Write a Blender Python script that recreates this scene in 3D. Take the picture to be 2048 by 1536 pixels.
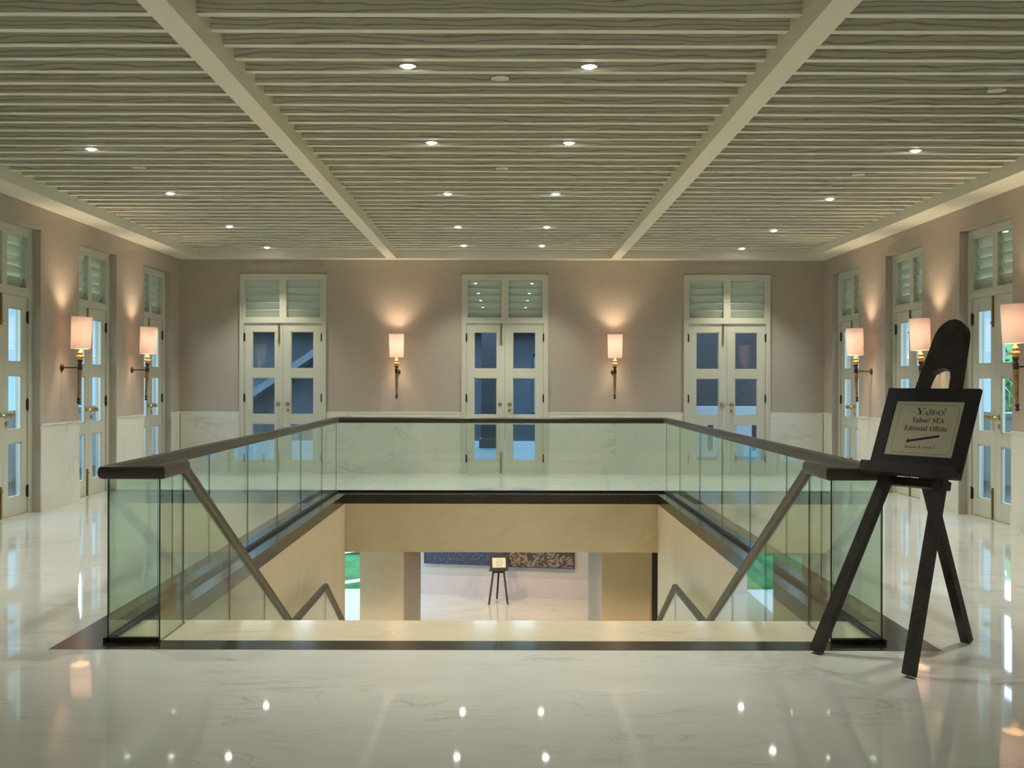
import bpy, math, random
from mathutils import Vector, Matrix
random.seed(7)
for o in list(bpy.data.objects):
    bpy.data.objects.remove(o)
SC = bpy.context.scene
COL = SC.collection
PI = math.pi

# ---------------------------------------------------------------- camera, world, exposure
F_PX = 2200.0
cam_d = bpy.data.cameras.new('camera')
cam_d.sensor_fit = 'HORIZONTAL'
cam_d.sensor_width = 36.0
cam_d.lens = 36.0 * F_PX / 2048.0
cam_d.shift_x = 12.0 / 2048.0
cam_d.shift_y = -5.0 / 2048.0
cam_d.clip_start = 0.05
cam_d.clip_end = 400
cam = bpy.data.objects.new('camera', cam_d)
cam.location = (0, 0, 1.6)
cam.rotation_euler = (PI/2, math.radians(-0.12), 0)
COL.objects.link(cam)
SC.camera = cam

SC.view_settings.view_transform = 'Standard'
SC.view_settings.look = 'None'
SC.view_settings.exposure = 1.65
SC.view_settings.gamma = 1.0
SC.view_settings.use_curve_mapping = False
SC.cycles.transparent_max_bounces = 32
SC.cycles.max_bounces = 10
SC.cycles.diffuse_bounces = 5
SC.cycles.glossy_bounces = 5
SC.cycles.sample_clamp_indirect = 4.0
SC.cycles.caustics_reflective = False

W = bpy.data.worlds.new('dusk_sky')
W.use_nodes = True
wn = W.node_tree
bg = wn.nodes['Background']
wtc = wn.nodes.new('ShaderNodeTexCoord')
wsep = wn.nodes.new('ShaderNodeSeparateXYZ')
wr = wn.nodes.new('ShaderNodeValToRGB')
wr.color_ramp.elements[0].position = 0.45
wr.color_ramp.elements[0].color = (0.62, 0.80, 0.95, 1)
wr.color_ramp.elements[1].position = 0.9
wr.color_ramp.elements[1].color = (0.36, 0.62, 0.95, 1)
wm = wn.nodes.new('ShaderNodeMath'); wm.operation = 'MULTIPLY_ADD'
wm.inputs[1].default_value = 0.5; wm.inputs[2].default_value = 0.5
wn.links.new(wtc.outputs['Generated'], wsep.inputs[0])
wn.links.new(wsep.outputs['Z'], wm.inputs[0])
wn.links.new(wm.outputs[0], wr.inputs[0])
wn.links.new(wr.outputs[0], bg.inputs['Color'])
SKY = 3.0
bg.inputs['Strength'].default_value = SKY
SC.world = W

SPOT_W = 80.0            # one ceiling downlight
NEAR_SPOT_W = 26.0
WALL_SPOT_W = 42.0
REAR_FILL_W = 85.0  # fill from the downlights added behind the viewer
SPOT_COL = (0.97, 0.95, 0.82)
SCONCE_W = 11.5
SCONCE_COL = (1.0, 0.78, 0.53)
LOWER_W = 110.0
LOWER_COL = (1.0, 0.76, 0.45)

# ---------------------------------------------------------------- materials
def new_mat(name):
    m = bpy.data.materials.new(name)
    m.use_nodes = True
    nt = m.node_tree
    b = nt.nodes['Principled BSDF']
    return m, nt, b

def plain(name, col, rough=0.5, metal=0.0, spec=0.5, bump=0.0, bscale=60.0, var=0.0):
    m, nt, b = new_mat(name)
    b.inputs['Base Color'].default_value = (*col, 1)
    b.inputs['Roughness'].default_value = rough
    b.inputs['Metallic'].default_value = metal
    b.inputs['Specular IOR Level'].default_value = spec
    if bump or var:
        tc = nt.nodes.new('ShaderNodeTexCoord')
        nz = nt.nodes.new('ShaderNodeTexNoise')
        nz.inputs['Scale'].default_value = bscale
        nz.inputs['Detail'].default_value = 4
        nt.links.new(tc.outputs['Object'], nz.inputs['Vector'])
        if bump:
            bp = nt.nodes.new('ShaderNodeBump')
            bp.inputs['Strength'].default_value = bump
            bp.inputs['Distance'].default_value = 0.003
            nt.links.new(nz.outputs['Fac'], bp.inputs['Height'])
            nt.links.new(bp.outputs[0], b.inputs['Normal'])
        if var:
            mx = ramp(nt, nz.outputs['Fac'], [(0.3, [c*(1-var) for c in col]), (0.7, [min(1, c*(1+var)) for c in col])])
            nt.links.new(mx, b.inputs['Base Color'])
    return m

def ramp(nt, src, stops):
    r = nt.nodes.new('ShaderNodeValToRGB')
    e = r.color_ramp.elements
    e[0].position = stops[0][0]; e[0].color = (*stops[0][1], 1)
    e[1].position = stops[-1][0]; e[1].color = (*stops[-1][1], 1)
    for p, c in stops[1:-1]:
        k = e.new(p); k.color = (*c, 1)
    nt.links.new(src, r.inputs[0])
    return r.outputs[0]

def mapped(nt, scale=(1, 1, 1), rnd=0.0, rot=(0, 0, 0)):
    tc = nt.nodes.new('ShaderNodeTexCoord')
    mp = nt.nodes.new('ShaderNodeMapping')
    mp.inputs['Scale'].default_value = scale
    mp.inputs['Rotation'].default_value = rot
    nt.links.new(tc.outputs['Object'], mp.inputs['Vector'])
    if rnd:
        oi = nt.nodes.new('ShaderNodeObjectInfo')
        mu = nt.nodes.new('ShaderNodeMath'); mu.operation = 'MULTIPLY'
        mu.inputs[1].default_value = rnd
        nt.links.new(oi.outputs['Random'], mu.inputs[0])
        cb = nt.nodes.new('ShaderNodeCombineXYZ')
        nt.links.new(mu.outputs[0], cb.inputs[0])
        nt.links.new(mu.outputs[0], cb.inputs[1])
        nt.links.new(mu.outputs[0], cb.inputs[2])
        nt.links.new(cb.outputs[0], mp.inputs['Location'])
    return mp.outputs[0]

def noise(nt, vec, scale, detail=4, rough=0.55, dist=0.0):
    n = nt.nodes.new('ShaderNodeTexNoise')
    n.inputs['Scale'].default_value = scale
    n.inputs['Detail'].default_value = detail
    n.inputs['Roughness'].default_value = rough
    n.inputs['Distortion'].default_value = dist
    nt.links.new(vec, n.inputs['Vector'])
    return n.outputs['Fac']

def mixc(nt, a, b_, fac, mode='MULTIPLY'):
    x = nt.nodes.new('ShaderNodeMix'); x.data_type = 'RGBA'; x.blend_type = mode
    for s, v in ((x.inputs[6], a), (x.inputs[7], b_), (x.inputs[0], fac)):
        if hasattr(v, 'is_linked'):
            nt.links.new(v, s)
        elif isinstance(v, tuple):
            s.default_value = (*v, 1)
        else:
            s.default_value = v
    return x.outputs[2]

def marble(name, base, vein, rough, vscale=1.3, cloud=0.08, veinw=0.03, rnd=0.0, rot=0.5, spec=0.5):
    m, nt, b = new_mat(name)
    v = mapped(nt, (1, 1, 1), rnd, (0, 0, rot))
    cl = noise(nt, v, vscale*0.7, 5, 0.6, 0.4)
    c0 = ramp(nt, cl, [(0.3, [c*(1-cloud) for c in base]), (0.7, [min(1, c*(1+cloud*0.5)) for c in base])])
    v2 = mapped(nt, (0.45, 1.6, 1.0), rnd, (0, 0, rot+0.3))
    vn = noise(nt, v2, vscale, 7, 0.62, 1.2)
    vm = ramp(nt, vn, [(0.5-veinw, (1, 1, 1)), (0.5, vein), (0.5+veinw, (1, 1, 1))])
    msk = noise(nt, v, vscale*0.9, 3, 0.5)
    mk = ramp(nt, msk, [(0.42, (0, 0, 0)), (0.62, (1, 1, 1))])
    bw = nt.nodes.new('ShaderNodeRGBToBW'); nt.links.new(mk, bw.inputs[0])
    nt.links.new(mixc(nt, c0, vm, bw.outputs[0]), b.inputs['Base Color'])
    b.inputs['Roughness'].default_value = rough
    b.inputs['Specular IOR Level'].default_value = spec
    return m

def granite(name, a, c, rough):
    m, nt, b = new_mat(name)
    v = mapped(nt, (1, 1, 1))
    n = noise(nt, v, 90, 3, 0.7)
    nt.links.new(ramp(nt, n, [(0.35, a), (0.75, c)]), b.inputs['Base Color'])
    b.inputs['Roughness'].default_value = rough
    return m

def wood(name, light, dark, rough=0.55, scale=(1.5, 7.0, 7.0), rnd=37.0, ring=3.2):
    m, nt, b = new_mat(name)
    v = mapped(nt, scale, rnd)
    wv = nt.nodes.new('ShaderNodeTexWave')
    wv.wave_type = 'BANDS'; wv.bands_direction = 'Z'
    wv.inputs['Scale'].default_value = ring * 0.4
    wv.inputs['Distortion'].default_value = 9.0
    wv.inputs['Detail'].default_value = 3.0
    wv.inputs['Detail Scale'].default_value = 0.8
    nt.links.new(v, wv.inputs['Vector'])
    c1 = ramp(nt, wv.outputs['Fac'], [(0.0, dark), (0.30, light), (1.0, light)])
    v2 = mapped(nt, (2.0, 60.0, 60.0), rnd)
    fi = noise(nt, v2, 3.0, 3, 0.6)
    c2 = ramp(nt, fi, [(0.3, (0.82, 0.82, 0.82)), (0.65, (1, 1, 1))])
    nt.links.new(mixc(nt, c1, c2, 0.8), b.inputs['Base Color'])
    b.inputs['Roughness'].default_value = rough
    return m

def glass(name, tint, ior=1.5, extra=0.0, rough=0.0):
    m = bpy.data.materials.new(name); m.use_nodes = True
    nt = m.node_tree; nt.nodes.clear()
    out = nt.nodes.new('ShaderNodeOutputMaterial')
    tr = nt.nodes.new('ShaderNodeBsdfTransparent'); tr.inputs[0].default_value = (*tint, 1)
    gl = nt.nodes.new('ShaderNodeBsdfGlossy'); gl.inputs['Roughness'].default_value = rough
    gl.inputs[0].default_value = (0.95, 1.0, 0.97, 1)
    fr = nt.nodes.new('ShaderNodeFresnel')
    ge = nt.nodes.new('ShaderNodeNewGeometry')
    mr = nt.nodes.new('ShaderNodeMapRange')        # the far side of a sheet reflects like the near side
    mr.inputs['To Min'].default_value = ior; mr.inputs['To Max'].default_value = 1.0/ior
    nt.links.new(ge.outputs['Backfacing'], mr.inputs['Value'])
    nt.links.new(mr.outputs[0], fr.inputs['IOR'])
    mx = nt.nodes.new('ShaderNodeMixShader')
    src = fr.outputs[0]
    if extra:
        ad = nt.nodes.new('ShaderNodeMath'); ad.operation = 'ADD'; ad.use_clamp = True
        ad.inputs[1].default_value = extra
        nt.links.new(src, ad.inputs[0]); src = ad.outputs[0]
    nt.links.new(src, mx.inputs[0])
    nt.links.new(tr.outputs[0], mx.inputs[1])
    nt.links.new(gl.outputs[0], mx.inputs[2])
    nt.links.new(mx.outputs[0], out.inputs[0])
    return m

def emit(name, col, s):
    m = bpy.data.materials.new(name); m.use_nodes = True
    nt = m.node_tree; nt.nodes.clear()
    out = nt.nodes.new('ShaderNodeOutputMaterial')
    e = nt.nodes.new('ShaderNodeEmission')
    e.inputs[0].default_value = (*col, 1); e.inputs[1].default_value = s
    nt.links.new(e.outputs[0], out.inputs[0])
    return m

def wallpaper(name, base):
    m, nt, b = new_mat(name)
    v = mapped(nt, (1, 1, 1))
    n1 = noise(nt, v, 55, 3, 0.7)
    v2 = mapped(nt, (40, 40, 2.5))
    n2 = noise(nt, v2, 6, 2, 0.6)
    c = ramp(nt, n1, [(0.3, [x*0.90 for x in base]), (0.7, [x*1.06 for x in base])])
    c2 = ramp(nt, n2, [(0.3, (0.92, 0.92, 0.92)), (0.7, (1, 1, 1))])
    nt.links.new(mixc(nt, c, c2, 0.7), b.inputs['Base Color'])
    b.inputs['Roughness'].default_value = 0.75
    b.inputs['Specular IOR Level'].default_value = 0.25
    return m

M = {}
M['floor'] = marble('white_marble', (0.665, 0.675, 0.65), (0.78, 0.77, 0.75), 0.035, 1.6, 0.05, 0.02)
M['wainscot'] = marble('wainscot_marble', (0.74, 0.72, 0.63), (0.80, 0.79, 0.76), 0.16, 1.2, 0.06, 0.03, rnd=23.0)
M['landing'] = marble('beige_marble', (0.72, 0.65, 0.49), (0.86, 0.82, 0.74), 0.10, 1.6, 0.07, 0.03, rnd=11.0)
M['well'] = marble('sand_stone', (0.63, 0.535, 0.375), (0.93, 0.90, 0.86), 0.35, 0.9, 0.06, 0.05)
M['granite'] = granite('black_granite', (0.012, 0.011, 0.010), (0.042, 0.038, 0.032), 0.16)
M['paper'] = wallpaper('mauve_wallpaper', (0.47, 0.405, 0.335))
M['paint'] = plain('cream_paint', (0.60, 0.59, 0.49), 0.38, bump=0.05, bscale=25)
M['trim'] = plain('cream_trim_paint', (0.80, 0.775, 0.64), 0.5, bump=0.04, bscale=20)
M['slat'] = wood('limed_oak', (0.80, 0.785, 0.68), (0.46, 0.44, 0.35))
M['slat_edge'] = plain('planed_slat_edge', (0.78, 0.76, 0.65), 0.5, var=0.04, bscale=6)
M['void'] = plain('ceiling_void_paint', (0.30, 0.29, 0.24), 0.8)
M['rail'] = wood('dark_rail_wood', (0.070, 0.056, 0.045), (0.042, 0.033, 0.026), 0.38, (1.2, 30, 30), 0.0)
M['easel'] = wood('ebonised_wood', (0.034, 0.026, 0.026), (0.020, 0.015, 0.016), 0.45, (6, 6, 1.0), 0.0)
M['board'] = plain('black_board', (0.016, 0.014, 0.020), 0.55, var=0.3, bscale=200)
M['sheet'] = plain('cream_paper', (0.63, 0.60, 0.46), 0.75, bump=0.02, bscale=150)
M['ink'] = plain('dark_ink', (0.055, 0.045, 0.060), 0.6)
M['logo_ink'] = plain('purple_ink', (0.13, 0.075, 0.13), 0.6)
M['arrow_ink'] = plain('navy_ink', (0.030, 0.028, 0.085), 0.55)
M['brass'] = plain('aged_brass', (0.50, 0.36, 0.14), 0.35, 1.0, var=0.15, bscale=40)
M['gold'] = plain('gilded_wood', (0.72, 0.42, 0.12), 0.35, 0.6, var=0.12, bscale=50)
M['amber'] = wood('amber_wood', (0.34, 0.17, 0.055), (0.20, 0.09, 0.03), 0.4, (12, 12, 1.5), 3.0)
M['bronze'] = plain('dark_bronze', (0.045, 0.032, 0.03), 0.45, 0.5, var=0.2, bscale=60)
M['glass'] = glass('balustrade_glass', (0.885, 0.945, 0.92))
M['glass_edge'] = plain('green_glass_edge', (0.055, 0.115, 0.095), 0.15)
M['pane'] = glass('door_glass', (0.92, 0.96, 0.97))
M['led'] = emit('lamp_lens', (1.0, 0.97, 0.90), 14.0)
M['white'] = plain('white_enamel', (0.72, 0.71, 0.64), 0.4)
M['grille'] = plain('speaker_grille', (0.62, 0.61, 0.53), 0.6, bump=0.3, bscale=400)
M['bulb'] = emit('bulb_glow', (1.0, 0.72, 0.40), 12.0)
def shade_mat():
    m, nt, b = new_mat('linen_shade')
    v = mapped(nt, (1, 1, 1))
    n = noise(nt, v, 220, 2, 0.7)
    c = ramp(nt, n, [(0.3, (0.82, 0.73, 0.70)), (0.7, (0.88, 0.79, 0.76))])
    tl = nt.nodes.new('ShaderNodeBsdfTranslucent')
    df = nt.nodes.new('ShaderNodeBsdfDiffuse')
    nt.links.new(c, tl.inputs[0]); nt.links.new(c, df.inputs[0])
    mx = nt.nodes.new('ShaderNodeMixShader'); mx.inputs[0].default_value = 0.27
    nt.links.new(df.outputs[0], mx.inputs[1]); nt.links.new(tl.outputs[0], mx.inputs[2])
    nt.links.new(mx.outputs[0], nt.nodes['Material Output'].inputs[0])
    return m
M['shade'] = shade_mat()
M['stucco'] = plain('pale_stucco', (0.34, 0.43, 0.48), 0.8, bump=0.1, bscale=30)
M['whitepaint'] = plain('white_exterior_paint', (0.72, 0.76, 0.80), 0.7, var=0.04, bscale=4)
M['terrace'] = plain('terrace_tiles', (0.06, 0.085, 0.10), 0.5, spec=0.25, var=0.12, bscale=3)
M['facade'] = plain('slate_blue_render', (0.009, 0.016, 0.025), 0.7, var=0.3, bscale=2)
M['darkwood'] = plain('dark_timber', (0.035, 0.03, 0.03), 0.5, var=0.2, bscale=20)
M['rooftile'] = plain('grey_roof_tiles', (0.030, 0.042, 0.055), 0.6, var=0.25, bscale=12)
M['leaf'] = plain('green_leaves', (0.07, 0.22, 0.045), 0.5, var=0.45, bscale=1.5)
M['grass'] = plain('lawn', (0.06, 0.20, 0.05), 0.8, var=0.4, bscale=2)
M['bark'] = plain('grey_bark', (0.16, 0.13, 0.10), 0.8, bump=0.4, bscale=20)
M['paving'] = plain('pale_paving', (0.82, 0.83, 0.82), 0.5, var=0.05, bscale=2)
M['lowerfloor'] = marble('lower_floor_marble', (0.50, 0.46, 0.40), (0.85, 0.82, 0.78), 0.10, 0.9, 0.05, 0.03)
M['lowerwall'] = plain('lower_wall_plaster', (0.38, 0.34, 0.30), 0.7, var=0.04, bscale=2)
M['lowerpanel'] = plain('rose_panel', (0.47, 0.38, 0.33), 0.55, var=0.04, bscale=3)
def art_mat(name, pal, scale, dist):
    m, nt, b = new_mat(name)
    v = mapped(nt, (1, 1, 1.2))
    n = noise(nt, v, scale, 4, 0.6, dist)
    nt.links.new(ramp(nt, n, pal), b.inputs['Base Color'])
    b.inputs['Roughness'].default_value = 0.5
    return m
M['art_blue'] = art_mat('speckled_blue_canvas', [(0.40, (0.012, 0.014, 0.03)), (0.55, (0.022, 0.026, 0.05)), (0.64, (0.11, 0.11, 0.14)), (0.70, (0.015, 0.015, 0.022))], 20, 0.5)
M['art_tan'] = art_mat('scribbled_tan_canvas', [(0.42, (0.025, 0.02, 0.02)), (0.49, (0.04, 0.03, 0.03)), (0.54, (0.26, 0.18, 0.10)), (0.60, (0.19, 0.13, 0.075)), (0.64, (0.03, 0.025, 0.03))], 3.6, 2.6)

# ---------------------------------------------------------------- mesh helpers
class MB:
    def __init__(self):
        self.v = []; self.f = []; self.mi = []
    def quad(self, pts, mi=0):
        n = len(self.v); self.v += [tuple(p) for p in pts]
        self.f.append(tuple(range(n, n+len(pts)))); self.mi.append(mi)
    def hexa(self, p, mi=0, mis=None):
        # p: 8 points, bottom loop 0-3 (ccw from above), top loop 4-7
        n = len(self.v); self.v += [tuple(q) for q in p]
        F = [(3, 2, 1, 0), (4, 5, 6, 7), (0, 1, 5, 4), (1, 2, 6, 5), (2, 3, 7, 6), (3, 0, 4, 7)]
        for k, f in enumerate(F):
            self.f.append(tuple(n+i for i in f)); self.mi.append(mis[k] if mis else mi)
    def box(self, x0, x1, y0, y1, z0, z1, mi=0, mis=None):
        self.hexa([(x0, y0, z0), (x1, y0, z0), (x1, y1, z0), (x0, y1, z0),
                   (x0, y0, z1), (x1, y0, z1), (x1, y1, z1), (x0, y1, z1)], mi, mis)
    def bar(self, a, b, w, t, up=(0, 0, 1), mi=0):
        a = Vector(a); b = Vector(b); d = (b-a).normalized(); up = Vector(up)
        s = d.cross(up).normalized(); u = s.cross(d).normalized()
        s *= w/2; u *= t/2
        self.hexa([a-s-u, a+s-u, b+s-u, b-s-u, a-s+u, a+s+u, b+s+u, b-s+u], mi)
    def lathe(self, prof, n=20, c=(0, 0, 0), axis='z', mi=0, closed=True):
        # prof: (r, h) list
        base = len(self.v)
        for r, h in prof:
            for k in range(n):
                a = 2*PI*k/n
                p = (r*math.cos(a), r*math.sin(a), h)
                if axis == 'y': p = (p[0], p[2], -p[1])
                if axis == 'x': p = (p[2], p[0], p[1])
                self.v.append((c[0]+p[0], c[1]+p[1], c[2]+p[2]))
        for i in range(len(prof)-1):
            for k in range(n):
                a = base+i*n+k; b = base+i*n+(k+1) % n
                self.f.append((a, b, b+n, a+n)); self.mi.append(mi)
        if closed:
            self.f.append(tuple(base+k for k in reversed(range(n)))); self.mi.append(mi)
            self.f.append(tuple(base+(len(prof)-1)*n+k for k in range(n))); self.mi.append(mi)
    def prism(self, pts, y0, y1, fn=None, mi=0):
        # pts: 2d outline; fn maps (a, b, depth) -> 3d
        n = len(self.v); k = len(pts)
        for d in (y0, y1):
            for a, b in pts:
                self.v.append(tuple(fn(a, b, d)))
        self.f.append(tuple(range(n, n+k))); self.mi.append(mi)
        self.f.append(tuple(reversed(range(n+k, n+2*k)))); self.mi.append(mi)
        for i in range(k):
            j = (i+1) % k
            self.f.append((n+i, n+k+i, n+k+j, n+j)); self.mi.append(mi)
    def sweep(self, path, prof, mi=0):
        P = [Vector(p) for p in path]; base = len(self.v); n = len(prof)
        for i, p in enumerate(P):
            a = (P[i]-P[i-1]).normalized() if i else (P[1]-P[0]).normalized()
            b = (P[i+1]-P[i]).normalized() if i < len(P)-1 else a
            h = Vector((a.x, a.y, 0)).normalized()
            side = Vector((h.y, -h.x, 0)); up = side.cross(a).normalized()
            nn = (a+b).normalized()
            for s, u in prof:
                q = side*s+up*u
                q -= a*(q.dot(nn)/a.dot(nn))
                self.v.append(tuple(p+q))
        for i in range(len(P)-1):
            for k in range(n):
                j = (k+1) % n
                self.f.append((base+i*n+k, base+i*n+j, base+(i+1)*n+j, base+(i+1)*n+k)); self.mi.append(mi)
        self.f.append(tuple(base+k for k in reversed(range(n)))); self.mi.append(mi)
        e = base+(len(P)-1)*n
        self.f.append(tuple(e+k for k in range(n))); self.mi.append(mi)
    def mesh(self, name, mats, smooth=None):
        me = bpy.data.meshes.new(name)
        me.from_pydata(self.v, [], self.f)
        if not isinstance(mats, (list, tuple)): mats = [mats]
        for m in mats: me.materials.append(m)
        me.polygons.foreach_set('material_index', self.mi)
        import bmesh
        bm = bmesh.new(); bm.from_mesh(me)
        bmesh.ops.recalc_face_normals(bm, faces=bm.faces)
        bm.to_mesh(me); bm.free()
        if smooth:
            me.polygons.foreach_set('use_smooth', [True]*len(me.polygons))
            me.set_sharp_from_angle(angle=math.radians(smooth))
        me.update()
        return me
    def build(self, name, mats, parent=None, smooth=None, loc=(0, 0, 0), kind=None):
        return put(name, self.mesh(name, mats, smooth), parent, loc, kind)

def put(name, me, parent=None, loc=(0, 0, 0), kind=None):
    o = bpy.data.objects.new(name, me)
    COL.objects.link(o)
    o.location = loc
    if parent: o.parent = parent
    if kind: o['kind'] = kind
    return o

def empty(name, loc=(0, 0, 0), rz=0.0, kind=None, label=None, cat=None, group=None):
    o = bpy.data.objects.new(name, None)
    o.empty_display_size = 0.1
    COL.objects.link(o)
    o.location = loc; o.rotation_euler = (0, 0, rz)
    if kind: o['kind'] = kind
    tag(o, label, cat, group)
    return o

def tag(o, label=None, cat=None, group=None):
    if label: o['label'] = label
    if cat: o['category'] = cat
    if group: o['group'] = group
    return o

def copy_tree(o, parent=None):
    c = o.copy(); COL.objects.link(c)
    if parent: c.parent = parent
    for ch in list(o.children):
        copy_tree(ch, c)
    return c

def S(name, mb, mat, smooth=None):       # a piece of the setting
    return mb.build(name, mat, kind='structure', smooth=smooth)

# ---------------------------------------------------------------- dimensions
XL, XR = -5.65, 5.50          # side walls
YF, YB = -5.0, 19.03          # front and back walls
ZC = 4.03                     # ceiling board
ZS = 3.83                     # underside of the slats
ZBEAM = 3.70
BX0, BX1, BY0, BY1 = -2.72, 2.60, 6.55, 16.15      # outside of the granite border
IX0, IX1, IY1 = -2.27, 2.15, 15.55                 # well opening
LY0, LY1 = 6.78, 7.36                              # stair landing
ZL = -4.70                    # lower floor
ZCL = -0.815                  # lower ceiling
GX0, GX1, GY0, GY1 = -2.44, 2.31, 6.74, 15.87      # glass line
SX0, SX1 = -2.12, 1.995                             # stair glass
DOORH = 3.45
SIDE_Y = (17.85, 15.25, 12.65)
BACK_X = (-3.86, -0.02, 3.82)

# ---------------------------------------------------------------- floor
b = MB()
b.box(XL-0.3, BX0, YF-0.3, YB+0.3, -0.30, 0)
b.box(BX1, XR+0.3, YF-0.3, YB+0.3, -0.30, 0)
b.box(BX0, BX1, YF-0.3, BY0, -0.30, 0)
b.box(BX0, BX1, BY1, YB+0.3, -0.30, 0)
S('floor', b, M['floor'])

# granite border round the stair well, laid in slabs
tr = empty('trim_1', (0, 0, 0), kind='structure')
def slab(x0, x1, y0, y1):
    m = MB(); g = 0.0012
    m.box(x0+g, x1-g, y0+g, y1-g, -0.13, 0.001)
    m.build('granite_slab', M['granite'], tr)
slab(BX0, -0.057, BY0, LY0); slab(-0.057, BX1, BY0, LY0)
slab(BX0, -2.45, LY0, LY1); slab(2.33, BX1, LY0, LY1)
n = 6
for k in range(n):
    y0 = LY1+(IY1-LY1)*k/n; y1 = LY1+(IY1-LY1)*(k+1)/n
    slab(BX0, IX0, y0, y1); slab(IX1, BX1, y0, y1)
n = 4
for k in range(n):
    x0 = BX0+(BX1-BX0)*k/n; x1 = BX0+(BX1-BX0)*(k+1)/n
    slab(x0, x1, IY1, BY1)

# ---------------------------------------------------------------- stair
st = empty('stairs', (0, 7.0, 0), kind='structure')
def stp(name, x0, x1, y0, y1, z0, z1):
    m = MB(); m.box(x0, x1, y0-7.0, y1-7.0, z0, z1)
    return m.build(name, M['landing'], st)
stp('landing_slab', -2.449, 2.329, LY0+0.001, LY1, -0.13, 0.0)
Z2 = -1.855; Y2 = 10.9; Y3 = 12.95
n = 12
for k in range(1, n):
    y0 = LY1+(Y2-LY1)*(k-1)/(n-1); y1 = LY1+(Y2-LY1)*k/(n-1); z = Z2*k/n
    stp('step', IX0+0.005, IX1-0.005, y0, y1, z-0.35, z)
stp('landing_slab', IX0+0.005, IX1-0.005, Y2, Y3, Z2-0.3, Z2)
n = 18; Y4 = 18.4
for k in range(1, n):
    y0 = Y3+(Y4-Y3)*(k-1)/(n-1); y1 = Y3+(Y4-Y3)*k/(n-1); z = Z2+(ZL-Z2)*k/n
    stp('step', IX0+0.005, IX1-0.005, y0, y1, max(z-0.35, ZL+0.001), z)

# ---------------------------------------------------------------- well walls and lower storey
m = MB(); m.box(IX0-0.5, IX0, BY0, IY1, ZL, -0.131); S('wall_well_left', m, M['well'])
m = MB(); m.box(IX1, IX1+0.5, BY0, IY1, ZL, -0.131); S('wall_well_right', m, M['well'])
m = MB(); m.box(IX0-0.5, IX1+0.5, IY1, IY1+0.6, ZCL, -0.131); S('wall_well_back', m, M['well'])
m = MB(); m.box(IX0-0.5, IX1+0.5, BY0-0.2, LY0, ZL, -0.131); S('wall_well_front', m, M['well'])
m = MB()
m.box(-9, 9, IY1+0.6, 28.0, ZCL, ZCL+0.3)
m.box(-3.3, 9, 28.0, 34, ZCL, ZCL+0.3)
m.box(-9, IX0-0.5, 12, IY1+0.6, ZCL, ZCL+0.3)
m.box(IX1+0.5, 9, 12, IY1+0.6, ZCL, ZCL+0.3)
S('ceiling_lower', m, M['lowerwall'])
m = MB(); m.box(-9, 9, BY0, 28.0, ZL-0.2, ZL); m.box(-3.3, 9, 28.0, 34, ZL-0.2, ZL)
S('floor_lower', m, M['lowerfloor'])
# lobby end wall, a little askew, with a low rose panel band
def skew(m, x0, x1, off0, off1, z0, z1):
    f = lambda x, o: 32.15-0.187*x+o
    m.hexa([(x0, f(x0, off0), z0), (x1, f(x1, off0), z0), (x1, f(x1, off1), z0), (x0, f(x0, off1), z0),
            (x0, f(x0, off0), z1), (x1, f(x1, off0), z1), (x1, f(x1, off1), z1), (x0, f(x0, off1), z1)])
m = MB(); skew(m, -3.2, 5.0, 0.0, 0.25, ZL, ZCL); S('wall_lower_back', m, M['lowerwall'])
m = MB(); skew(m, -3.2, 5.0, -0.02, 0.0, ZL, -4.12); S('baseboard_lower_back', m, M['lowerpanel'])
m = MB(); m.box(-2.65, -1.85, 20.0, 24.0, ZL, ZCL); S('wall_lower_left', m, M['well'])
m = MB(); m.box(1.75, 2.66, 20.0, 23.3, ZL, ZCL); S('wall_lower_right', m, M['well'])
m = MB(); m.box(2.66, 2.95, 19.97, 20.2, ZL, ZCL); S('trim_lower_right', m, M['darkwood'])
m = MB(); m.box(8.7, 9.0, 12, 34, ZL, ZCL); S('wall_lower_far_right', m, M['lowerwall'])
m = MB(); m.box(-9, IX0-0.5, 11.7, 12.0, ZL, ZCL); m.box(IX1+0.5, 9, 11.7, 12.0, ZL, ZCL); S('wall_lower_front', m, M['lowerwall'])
# garden window of the lobby
wn1 = empty('window_1', (-6.15, 28.0, ZL), kind='structure')
m = MB()
for x in (-2.85, -0.95, 0.95, 2.85): m.box(x-0.04, x+0.04, -0.05, 0.05, 0, ZCL-ZL)
m.box(-2.85, 2.85, -0.05, 0.05, 0, 0.06); m.box(-2.85, 2.85, -0.05, 0.05, 3.78, ZCL-ZL)
m.build('window_frame', M['darkwood'], wn1)
for x in (-1.9, 0, 1.9):
    m = MB(); m.box(x-0.91, x+0.91, -0.005, 0.005, 0.06, 3.78); m.build('pane', M['pane'], wn1)

# ---------------------------------------------------------------- upper walls
WT = 0.30
def wall_along_y(name, x0, x1, openings):
    m = MB(); y = YF
    for c in sorted(openings):
        m.box(x0, x1, y, c-0.70, 0, ZC); m.box(x0, x1, c-0.70, c+0.70, 3.43, ZC); y = c+0.70
    m.box(x0, x1, y, YB+WT, 0, ZC)
    S(name, m, M['paper'])
wall_along_y('wall_left', XL-WT, XL, SIDE_Y)
wall_along_y('wall_right', XR, XR+WT, SIDE_Y)
m = MB(); x = XL
for c in BACK_X:
    m.box(x, c-0.75, YB, YB+WT, 0, ZC); m.box(c-0.75, c+0.75, YB, YB+WT, DOORH, ZC); x = c+0.75
m.box(x, XR, YB, YB+WT, 0, ZC)
S('wall_back', m, M['paper'])
m = MB(); m.box(XL-WT, XR+WT, YF-WT, YF, 0, ZC); S('wall_front', m, M['paper'])

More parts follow.
